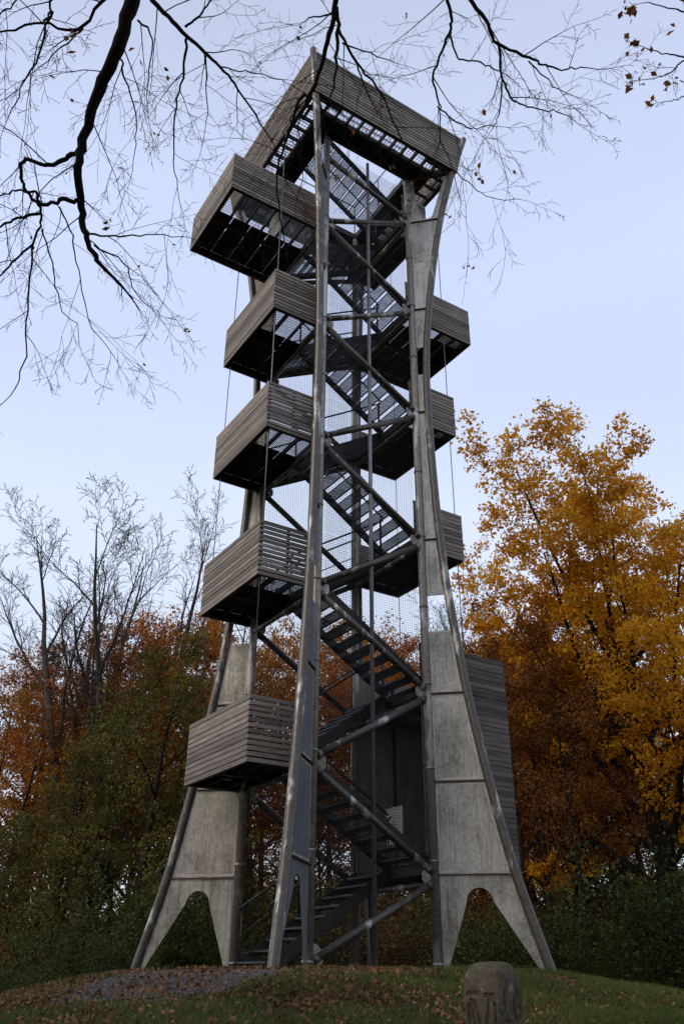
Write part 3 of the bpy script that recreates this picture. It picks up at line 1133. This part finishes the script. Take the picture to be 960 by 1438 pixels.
# --- tall bare trees
def make_bare(seed, stems=5):
    t = Tree(seed, 0.0065)
    prm = [lv(12, 0.055, 0.5, 0.93, 7, 8, 0.3, 26, 0.42, 0.6, tip=0.5),
           lv(8, 0.08, 0.4, 0.85, 5, 7, 0.2, 32, 0.42, 0.6, tip=0.4),
           lv(6, 0.11, 0.25, 0.8, 3, 7, 0.15, 38, 0.5, 0.6, tip=0.3),
           lv(4, 0.13, 0.1, 0.8, 3, 2, 0.2, 36, 0.5, 0.8, leaf=True, tip=0.3),
           lv(3, 0.14, 0.0, 0.8, 3, leaf=True)]
    t.mb.tube([(0, 0, 0), (0.05, 0, 2.0), (0, 0.05, 4.2)], [0.42, 0.36, 0.33], 10)
    for k in range(stems):
        a = k * 2.4 + t.r.uniform(-0.3, 0.3)
        lean = t.r.uniform(0.28, 0.52) if k else 0.1
        t.branch(V3(0.12 * math.cos(a), 0.12 * math.sin(a), 3.4 + t.r.uniform(-1.2, 0.6)), V3(math.cos(a) * lean, math.sin(a) * lean, 1), t.r.uniform(11.5, 14.5), 0.2, 0, prm)
    return t


BARE = finish(make_bare(21, 6), M['bark'])
BARE2 = finish(make_bare(22, 2), M['bark'])
tt = make_bare(23, 1)
BAREL = finish(tt, M['bark'], (900, 0.15, 0.1, M['amber'], 0, 0.8))
x, y = ground_xy(112, 31)
plant('bare_tree', BARE, x, y, 21.0, 17.5, 2.7, 'many-stemmed bare tree rising high above the rust-coloured wood', 'tree', wide=1.15)
x, y = ground_xy(8, 38)
plant('bare_tree', BARE2, x, y, 17.5, 17.5, 2.0, 'slim bare tree among rust leaves next to the many-stemmed bare tree', 'tree')
for i, (px, D, hh) in enumerate(((322, 36, 15.0), (292, 40, 14.5))):
    x, y = ground_xy(px, D)
    plant('thin_tree', BAREL, x, y, hh, 17.5, 1.3 + i * 2, 'thin nearly bare tree holding a few yellow leaves behind the timber landings', 'tree', 'thin trees behind the landings')
for i, (px, D, hh) in enumerate(((655, 52, 25.0), (702, 56, 26.5), (612, 58, 25))):
    x, y = ground_xy(px, D)
    plant('bare_tree', BARE2, x, y, hh, 17.5, 0.3 + i * 1.9, 'far bare tree showing between the tower and the golden maple', 'tree', 'far bare trees behind the tower')


# --- autumn forest trees
def make_forest(seed, leafmat, n, hgt=13.0, low=0.35, lean=0.04):
    t = Tree(seed, 0.007)
    prm = [lv(9, 0.045, 0.15, 0.85, 6, 14, low, 48, 0.34, 0.45, tip=0.5),
           lv(5, 0.08, 0.25, 0.8, 4, 7, 0.25, 45, 0.5, 0.5, tip=0.3, flat=0.6),
           lv(4, 0.11, 0.05, 0.8, 3, 4, 0.2, 45, 0.5, 0.6, leaf=True, flat=0.5),
           lv(3, 0.14, 0.0, 0.8, 3, leaf=True)]
    t.branch(V3(0, 0, 0), V3(lean, 0, 1), hgt, 0.17, 0, prm)
    return finish(t, M['bark_dark'] if seed % 2 else M['bark'], (int(n * 1.5), 0.095, 0.17, leafmat, 0, 0.8))


F_RUST = [make_forest(31, M['rustleaf'], 9000), make_forest(32, M['rustleaf'], 6000, low=0.3)]
F_AMB = [make_forest(33, M['amber'], 9000), make_forest(34, M['amber'], 6000, low=0.45)]
F_BRN = [make_forest(35, M['brown'], 7000, low=0.25), make_forest(36, M['brown'], 4500, low=0.5)]
F_GOLD = [make_forest(37, M['gold'], 9000, low=0.3)]
F_OLV = [make_forest(38, M['olive'], 9000, hgt=9, low=0.12), make_forest(39, M['olive'], 6500, hgt=9, low=0.1)]
fr = random.Random(20)


def zone(px, D):
    if D > 48.5:
        return 'far back in the wood'
    for lim, w in ((235, 'around the many-stemmed bare tree'), (340, 'behind the timber landings'), (620, 'seen through the tower stairs'), (765, 'between the tower and the golden maple')):
        if px < lim:
            return w
    return 'behind the golden maple'


def put_forest(px, D, h, kind, wide=1.0):
    src, bh, name, label, group = {
        'rust': (F_RUST, 13, 'beech_tree', 'rust-leaved tree', 'rust-leaved trees'),
        'amber': (F_AMB, 13, 'oak_tree', 'amber-leaved tree', 'amber-leaved trees'),
        'brown': (F_BRN, 13, 'forest_tree', 'thin dark tree with sparse brown leaves', 'thin brown trees'),
        'gold': (F_GOLD, 13, 'yellow_tree', 'slender yellow-leaved tree', 'slender yellow trees'),
        'olive': (F_OLV, 9, 'hornbeam_tree', 'bushy olive-green tree', 'bushy olive trees'),
    }[kind]
    x, y = ground_xy(px, D)
    plant(name, fr.choice(src), x, y, h * 1.12, bh, fr.uniform(0, 6.28), label + ' ' + zone(px, D), 'tree', group + ' ' + zone(px, D), wide=wide)


FOREST = [
    # left
    (-40, 36, 12.5, 'rust'), (25, 40, 14, 'rust'), (70, 37, 12, 'brown'), (95, 42, 14.5, 'rust'), (150, 36, 12.5, 'rust'), (185, 44, 15, 'rust'),
    (210, 33, 12.5, 'rust'), (232, 30, 11.8, 'rust'), (255, 37, 15.2, 'rust'), (290, 40, 15.5, 'amber'), (300, 31, 12.3, 'rust'), (-5, 30, 9.5, 'amber'), (48, 33, 10.5, 'rust'),
    (120, 27, 9.0, 'olive'), (185, 25, 9.2, 'olive'), (62, 26, 6.5, 'olive'), (245, 26, 7.2, 'olive'), (12, 28, 5.5, 'olive'), (285, 28, 7.2, 'olive'), (-45, 27, 5.0, 'olive'),
    # behind the tower
    (335, 42, 14, 'amber'), (372, 36, 13.2, 'amber'), (405, 40, 14.5, 'rust'), (440, 44, 13.5, 'brown'), (470, 38, 13.5, 'rust'), (505, 46, 16, 'amber'), (535, 40, 14.5, 'amber'),
    (560, 47, 16.5, 'amber'), (585, 37, 13.5, 'rust'), (625, 40, 12.5, 'amber'), (655, 36, 11.5, 'amber'), (350, 30, 8, 'brown'), (455, 31, 8, 'brown'),
    (390, 45, 17, 'amber'), (425, 48, 17, 'rust'), (490, 48, 17.5, 'amber'), (525, 36, 12.5, 'rust'), (550, 43, 15.5, 'rust'), (600, 45, 16, 'amber'), (350, 47, 17, 'rust'),
    # right
    (690, 43, 14, 'gold'), (715, 35, 12, 'gold'), (740, 40, 14.5, 'brown'), (765, 31, 12, 'gold'), (790, 44, 15, 'brown'), (815, 36, 13, 'brown'), (838, 40, 15, 'brown'),
    (860, 31, 11, 'brown'), (885, 43, 14, 'brown'), (930, 36, 13, 'gold'), (965, 42, 14, 'brown'), (1000, 34, 12, 'brown'), (750, 48, 13, 'brown'), (800, 50, 13, 'brown'), (900, 50, 14, 'brown'),
    (728, 29, 12, 'brown'), (752, 34, 13, 'brown'), (778, 38, 14, 'brown'), (825, 30, 12, 'brown'), (848, 34, 14, 'brown'), (875, 37, 14, 'brown'), (945, 30, 12, 'brown'), (700, 32, 10, 'brown'), (742, 25.5, 9.5, 'brown'), (786, 26, 10, 'brown'), (832, 25, 10, 'brown'),
    (30, 34, 12, 'brown'), (110, 33, 12.5, 'brown'), (165, 31, 12, 'brown'), (205, 38, 13, 'brown'), (80, 31, 11, 'brown'),
]
for a in FOREST:
    put_forest(*a)
for i in range(16):                                                    # second line, further in
    put_forest(-80 + i * 75 + fr.uniform(-25, 25), fr.uniform(52, 66), fr.uniform(9, 12.5), fr.choice(['brown', 'rust', 'brown', 'amber']))


# unseen trees added behind and beside the viewer to shade the lower tower
for i in range(20):
    a = math.radians(-90 + (i - 9.5) * 10 + fr.uniform(-3, 3))
    d_ = fr.uniform(13, 25)
    x_, y_ = math.cos(a) * d_ * 1.15, 5 + math.sin(a) * d_
    kind_ = fr.choice(['rust', 'amber', 'brown'])
    src_ = {'rust': F_RUST, 'amber': F_AMB, 'brown': F_BRN}[kind_]
    plant('unseen_shade_tree', fr.choice(src_), x_, y_, fr.uniform(14, 18), 13, fr.uniform(0, 6.28), 'unseen tall %s-leaved tree added near the viewer to shade the tower' % kind_, 'tree', 'unseen %s trees added for shade' % kind_, wide=1.5)


# --- undergrowth
def make_shrub(seed, mat, n, hgt=3.2):
    t = Tree(seed)
    prm = [lv(5, 0.09, 0.1, 0.7, 4, 6, 0.2, 40, 0.55, 0.6, tip=0.3),
           lv(4, 0.12, 0.05, 0.8, 3, 5, 0.2, 45, 0.55, 0.6, leaf=True, tip=0.3),
           lv(3, 0.15, 0.0, 0.8, 3, leaf=True)]
    for k in range(13):
        a = k * 2.4
        l = t.r.uniform(0.05, 0.7)
        t.branch(V3(0.2 * math.cos(a), 0.2 * math.sin(a), 0), V3(math.cos(a) * l, math.sin(a) * l, 1), hgt * t.r.uniform(0.45, 1.0), 0.028, 0, prm)
    return finish(t, M['bark_dark'], (int(n * 1.2), 0.075, 0.13, mat, 0, 0.9))


SH_G = [make_shrub(41, M['green'], 5200), make_shrub(42, M['green'], 3600)]
SH_B = [make_shrub(43, M['brown'], 5200), make_shrub(44, M['olive'], 5200)]
sr = random.Random(8)


def shrub(px, D, h, kind, wide=1.0):
    x, y = ground_xy(px, D)
    if kind == 'b' and 250 < px < 700:
        h *= 1.55
    elif kind == 'b' and px >= 700:
        h *= 0.85 if D < 33 else 1.45
    elif kind == 'b':
        h *= 1.0 if D < 33 else 1.3
    elif kind == 'g' and px >= 700:
        h *= 0.8
    if kind == 'g':
        plant('green_shrub', sr.choice(SH_G), x, y, h, 3.2, sr.uniform(0, 6.28), 'leafy green shrub on the ground ' + zone(px, D), 'shrub', 'green shrubs ' + zone(px, D), wide=wide)
    else:
        plant('brown_shrub', sr.choice(SH_B), x, y, h, 3.2, sr.uniform(0, 6.28), 'dull brown or olive undergrowth shrub ' + zone(px, D), 'shrub', 'undergrowth shrubs ' + zone(px, D), wide=wide)


for px, D, h in ((135, 21.5, 2.0), (150, 20.6, 1.4), (190, 22, 1.7), (40, 23, 1.6), (5, 21, 1.5), (225, 23.5, 3.4), (95, 24, 2.6), (300, 24.5, 2.2),
                 (700, 23, 2.6), (738, 22.5, 3.2), (775, 24, 2.9), (815, 22.5, 2.2), (850, 24.5, 3.2), (880, 22, 2.5), (915, 24, 4.6), (945, 22, 3.8), (985, 23, 5.8), (650, 24.5, 2.8)):
    shrub(px, D, h, 'g', 1.15)
for i in range(26):
    shrub(-60 + i * 43 + sr.uniform(-12, 12), sr.uniform(26, 31), sr.uniform(1.8, 3.2), 'b', 1.35)
for i in range(24):
    shrub(-70 + i * 47 + sr.uniform(-12, 12), sr.uniform(35, 43), sr.uniform(2.8, 4.4), 'b', 1.4)
for i in range(22):
    shrub(-90 + i * 53 + sr.uniform(-12, 12), sr.uniform(50, 62), sr.uniform(4.5, 6.2), 'b', 1.5)


# ------------------------------------------------------------------ branches that hang into view from trees beside the viewer
TWIG = [lv(7, 0.10, -0.45, 0.85, 4, 5, 0.15, 38, 0.42, 0.55, tip=0.4),
        lv(5, 0.12, -0.2, 0.85, 3, 3, 0.2, 40, 0.5, 0.65, tip=0.3, leaf=True),
        lv(4, 0.14, -0.05, 0.85, 3, 0, leaf=True)]


def overhang(tree_obj, paths, dist, seed, density=1.0, leafn=0, leafmat=None, name='branch', tl=1.0, leafsize=0.045):
    """paths: list of (list of view points, width at start, width at end); a limb traced at its own distance"""
    t = Tree(seed)
    r = t.r
    starts = []
    for pi, (pl, w0, w1) in enumerate(paths):
        n = len(pl)
        drift = r.uniform(-0.35, 0.35) if pi else 0
        ctrl = [on_ray(px, py, dist + drift * i / n * 1.2 + (0 if i == 0 else r.uniform(-0.06, 0.06))) for i, (px, py) in enumerate(pl)]
        pts, rads = [], []
        for i in range(n - 1):                                        # Catmull-Rom
            p0, p1, p2, p3 = ctrl[max(i - 1, 0)], ctrl[i], ctrl[i + 1], ctrl[min(i + 2, n - 1)]
            for s in np.linspace(0, 1, 5, endpoint=False):
                q = 0.5 * ((2 * p1) + (p2 - p0) * s + (2 * p0 - 5 * p1 + 4 * p2 - p3) * s * s + (3 * p1 - p0 - 3 * p2 + p3) * s ** 3)
                pts.append(q + Vector(r.normal(0, 0.006, 3)))
        pts.append(ctrl[-1])
        m = len(pts)
        for i in range(m):
            w = w0 + (w1 - w0) * i / (m - 1)
            rads.append(max(w * (1.0 if w0 > 12 else 0.8) * dist / FPX / 2 * r.uniform(0.93, 1.08), 0.0025))
        t.mb.tube(pts, rads, 8 if w0 > 8 else 6, cap=True)
        starts.append((pts[0], rads[0]))
        L = sum((pts[i + 1] - pts[i]).length for i in range(m - 1))
        k = int(L * 2.7 * density) + 1
        for j in range(k):
            i = int(np.clip((0.08 + 0.92 * (j + r.uniform(0, 1)) / k) * (m - 1), 0, m - 2))
            d = np.array((pts[i + 1] - pts[i]).normalized())
            view = np.array(ray(480, 500))
            sidev = unit(np.cross(d, view)) * (1 if (j % 2) else -1)
            ang = math.radians(r.uniform(25, 65))
            nd = d * math.cos(ang) + (sidev + view * r.normal(0, 0.55)) * math.sin(ang)
            ln = r.uniform(0.3, 1.1) * tl * (1.15 - 0.35 * i / m)
            t.branch(np.array(pts[i]), nd, ln, min(rads[i] * 0.5, 0.005), 0, TWIG)
        t.branch(np.array(pts[-1]), np.array((pts[-1] - pts[-2]).normalized()), 0.5 * tl, rads[-1], 0, TWIG)
    bo = t.mb.build(name, M['bark_dark'], tree_obj)
    if leafn:
        tw = np.array(t.tw)
        keep = []
        while len(keep) < leafn:                                      # leaves hang on in little groups
            c = tw[r.randint(0, len(tw))]
            for _ in range(r.randint(1, 4)):
                keep.append(c + r.normal(0, 0.03, 3))
        put('leaves', leaf_mesh(r, np.array(keep), leafsize, leafmat, 1.0), bo)
    return starts


def limb(tree_obj, fork, start, rad, lift):
    """limb from the fork of the trunk to where the hanging branch begins"""
    a, b = Vector(fork), Vector(start)
    mid = (a + b) / 2 + Vector((0, -0.4, lift))
    pts = []
    for s in np.linspace(0, 1, 14):
        pts.append(a * (1 - s) ** 2 + mid * 2 * s * (1 - s) + b * s * s)
    MB().tube(pts, [rad * 1.0 + 0.07 * (1 - i / 13) for i in range(14)], 9).build('limb', M['bark_dark'], tree_obj)


def side_tree(name, x, y, h, label, rad=0.3):
    o = bpy.data.objects.new(name, None)
    COL.objects.link(o)
    tag(o, label, 'tree')
    z0 = float(gz(x, y)) - 0.3
    pts = [(x + 0.12 * math.sin(i * 0.9), y + 0.1 * math.sin(i * 0.7 + 1), z0 + (h + 0.3) * i / 12) for i in range(13)]
    MB().tube(pts, [rad * (1.35 if i == 0 else 1.0 - 0.045 * i) for i in range(13)], 14).build('trunk', M['bark'], o)
    return o, Vector(pts[-2])


beech, fork = side_tree('overhanging_tree', -6.2, 1.2, 11.5, 'bare dark tree whose crooked branches hang across the sky left of and over the tower')
b1 = [([(196, -60), (185, 0), (165, 70), (140, 125), (120, 190), (110, 235), (116, 300), (122, 335), (140, 370)], 19, 6),
      ([(112, 210), (92, 222), (70, 234), (36, 224), (30, 250), (40, 272), (56, 292), (58, 312), (46, 350), (41, 420), (36, 500), (22, 545)], 8, 2),
      ([(110, 281), (85, 282), (56, 286), (50, 270), (24, 268), (0, 275)], 8, 2), ([(56, 300), (25, 307), (0, 318), (-20, 322)], 5, 2.5), ([(48, 342), (22, 365), (0, 388), (-15, 395)], 4, 2),
      ([(122, 328), (160, 332), (205, 330), (262, 333)], 4, 1.2), ([(132, 345), (175, 368), (190, 410), (215, 435)], 3, 1.2), ([(84, 290), (100, 330), (110, 380), (125, 450), (160, 500)], 3, 1.2),
      ([(170, 80), (175, 110), (190, 160), (190, 210)], 3.5, 1.2), ([(60, 320), (75, 380), (85, 430), (110, 460)], 3, 1.2)]
st = overhang(beech, b1, 7.0, 51, 1.2, 22, M['brown'], tl=1.0)
limb(beech, fork, st[0][0], st[0][1], 0.6)
b2 = [([(200, -45), (215, 0), (250, 38), (280, 68), (310, 95), (335, 125), (370, 180)], 8, 2.5), ([(262, 50), (258, 100), (247, 150), (244, 215), (250, 270)], 4.5, 1.2), ([(289, 75), (290, 120), (289, 175)], 3, 1.2),
      ([(260, 38), (280, 20), (296, 0)], 4, 2.5), ([(192, 28), (214, 52), (208, 100), (206, 140)], 3.5, 1.2), ([(310, 95), (345, 100), (385, 108), (410, 120)], 2.5, 1.2)]
st = overhang(beech, b2, 7.8, 52, 1.4, 14, M['brown'], tl=1.0)
limb(beech, fork, st[0][0], st[0][1], 1.0)
b0 = [([(170, -40), (150, -5), (110, 42), (60, 32), (0, 45), (-15, 50)], 6, 2), ([(75, 14), (55, 78), (30, 125), (10, 170)], 4, 1.2), ([(118, 38), (95, 60), (50, 100)], 3, 1.2), ([(78, -10), (70, 16), (62, 30)], 4, 3), ([(30, -30), (20, 5), (-5, 20)], 3, 2)]
st = overhang(beech, b0, 6.3, 53, 1.3, 6, M['brown'], tl=0.8)
limb(beech, fork, st[0][0], st[0][1], 0.5)
b3 = [([(474, -45), (470, 15), (457, 70), (437, 128), (420, 142), (396, 215), (388, 255), (398, 330)], 9, 2), ([(472, 10), (474, 60), (470, 112), (462, 150)], 7, 2), ([(476, 40), (500, 88), (535, 132), (560, 188), (582, 215)], 5, 1.5),
      ([(480, 60), (520, 75), (560, 90)], 3, 1), ([(440, 125), (410, 165), (395, 190)], 3, 1), ([(436, 130), (420, 180), (424, 240), (415, 290)], 2.5, 1), ([(468, 20), (435, 25), (420, 35)], 3, 1), ([(500, 90), (520, 140), (540, 175)], 3, 1)]
st = overhang(beech, b3, 8.6, 54, 1.3, 16, M['brown'], tl=0.95)
limb(beech, fork, st[0][0], st[0][1], 2.0)
b4 = [([(612, -45), (626, -5), (634, 28), (625, 62), (607, 108), (615, 140), (618, 165), (617, 200)], 6, 1.5), ([(632, 45), (640, 78), (668, 88), (696, 98)], 3.5, 2), ([(616, 150), (640, 170), (665, 181), (690, 176)], 3, 1.2),
      ([(645, -45), (657, -5), (686, 35), (698, 62), (742, 82), (765, 92), (795, 97), (822, 95)], 7.5, 1.5), ([(700, 64), (704, 105), (716, 136), (740, 150), (775, 156), (800, 165)], 4.5, 1.2),
      ([(705, 110), (700, 160), (690, 182)], 3, 1), ([(636, 238), (655, 255), (690, 278), (730, 280)], 2, 1), ([(618, 190), (634, 236)], 2, 1.5), ([(742, 84), (775, 120), (805, 135)], 2.5, 1)]
st = overhang(beech, b4, 8.0, 55, 1.3, 30, M['brown'], tl=0.85)
limb(beech, fork, st[0][0], st[0][1], 2.4)
limb(beech, fork, st[3][0], st[3][1], 2.6)
side, fork2 = side_tree('side_tree', 6.4, 1.6, 9.5, 'tree with thin twigs and small red and yellow leaves over the right-hand sky', 0.22)
b5 = [([(985, 92), (962, 80), (935, 76), (905, 67)], 3.5, 1.2), ([(975, 75), (955, 88), (935, 105), (905, 112)], 3, 1.2), ([(985, 20), (960, 18), (930, 8), (903, 4)], 3, 1.2), ([(985, 128), (960, 136), (940, 142)], 2.5, 1.2)]
st = overhang(side, b5, 7.5, 56, 0.5, 75, M['brown'], tl=0.3, leafsize=0.05)
for s_ in (st[0], st[1], st[2], st[3]):
    limb(side, fork2, s_[0], s_[1] * 0.8, 0.3)

# ------------------------------------------------------------------ ground cover
rg = np.random.RandomState(77)


def scatter(n, x0, x1, y0, y1, keep):
    x = rg.uniform(x0, x1, n * 3)
    y = rg.uniform(y0, y1, n * 3)
    k = keep(x, y)
    m = rg.rand(n * 3) < k
    x, y = x[m][:n], y[m][:n]
    return x, y


def in_feet(x, y):
    return np.hypot(x - STONE[0], y - STONE[1]) < 0.16


# leaf litter, thick left of the stone, thin in the grass on the right
def keep_leaf(x, y):
    d = path_dist(x, y)
    k = np.where(d < 0, 0.34, 0.75)
    patch = 0.55 + 0.45 * np.sin(x * 1.9 + y * 0.8) * np.sin(y * 1.4 - x)
    return k * np.clip(np.where(x > 1.6, 0.5, 1.0) * patch, 0.03, 1)


x, y = scatter(24000, -7.5, 8, 7, 14.5, keep_leaf)
p = np.stack([x, y, gz(x, y) + rg.uniform(0.025, 0.07, len(x))], 1)
tag(put('fallen_leaves', leaf_mesh(rg, p, 0.05, M['fallen'], 0.8)), 'brown and orange fallen leaves scattered over the mound', 'leaves', kind='stuff')
x, y = scatter(12000, -30, 30, 15.5, 34, lambda x, y: np.full(len(x), 0.5))
p = np.stack([x, y, gz(x, y) + 0.03], 1)
tag(put('fallen_leaves', leaf_mesh(rg, p, 0.1, M['fallen'], 0.45)), 'brown leaf litter on the floor of the wood', 'leaves', kind='stuff')


def keep_grass(x, y):
    d = path_dist(x, y)
    patch = 0.5 + 0.5 * np.sin(x * 1.3 + 0.7) * np.sin(y * 1.7 + x * 0.6)
    k = np.where(x > 1.3, 0.95, 0.42 + 0.55 * patch * (y < 11.2))
    return np.where(d < -0.1, 0.02, k)


x, y = scatter(260000, -7.5, 8.5, 7, 14.5, keep_grass)
n = len(x)
z = gz(x, y)
tuft = 0.5 + 0.5 * np.sin(x * 3.1 + 1.3 * np.sin(y * 2.3)) * np.sin(y * 2.9 + np.sin(x * 2.1))
hgt = rg.uniform(0.03, 0.10, n) * (0.6 + 1.0 * tuft) * np.where(x > 1.3, 1.0, 0.8)
a = rg.uniform(0, 6.28, n)
w = rg.uniform(0.003, 0.006, n)
lx, ly = rg.normal(0, 0.035, n), rg.normal(0, 0.035, n)
v = np.stack([np.stack([x - np.cos(a) * w, y - np.sin(a) * w, z - 0.01], 1), np.stack([x + np.cos(a) * w, y + np.sin(a) * w, z - 0.01], 1),
              np.stack([x + lx, y + ly, z + hgt], 1)], 1)
tag(put('grass', np_mesh('grass', v, 3, M['grass'])), 'short rough grass on the mound around the stone', 'grass', kind='stuff')

# loose stones on the path
x, y = scatter(9000, -8, 0, 7, 16, lambda x, y: np.where(path_dist(x, y) < 0.08, 1.0, 0.0))
n = len(x)
z = gz(x, y) + 0.024
s = rg.uniform(0.008, 0.022, n)
c = np.stack([x, y, z], 1)
oct_ = np.array([[1, 0, 0], [0, 1, 0], [-1, 0, 0], [0, -1, 0], [0, 0, 0.8]])
fs = [(0, 1, 4), (1, 2, 4), (2, 3, 4), (3, 0, 4)]
rot = rg.uniform(0, 6.28, n)
cr, srn = np.cos(rot), np.sin(rot)
vs = []
for q in fs:
    for i in q:
        o_ = oct_[i]
        vs.append(c + np.stack([(o_[0] * cr - o_[1] * srn) * s, (o_[0] * srn + o_[1] * cr) * s * 0.8, np.full(n, o_[2]) * s], 1))
vs = np.stack(vs, 1)
tag(put('gravel_stones', np_mesh('gravel_stones', vs, 3, M['pebble'])), 'loose grey gravel on the path to the stairs', 'gravel', kind='stuff')
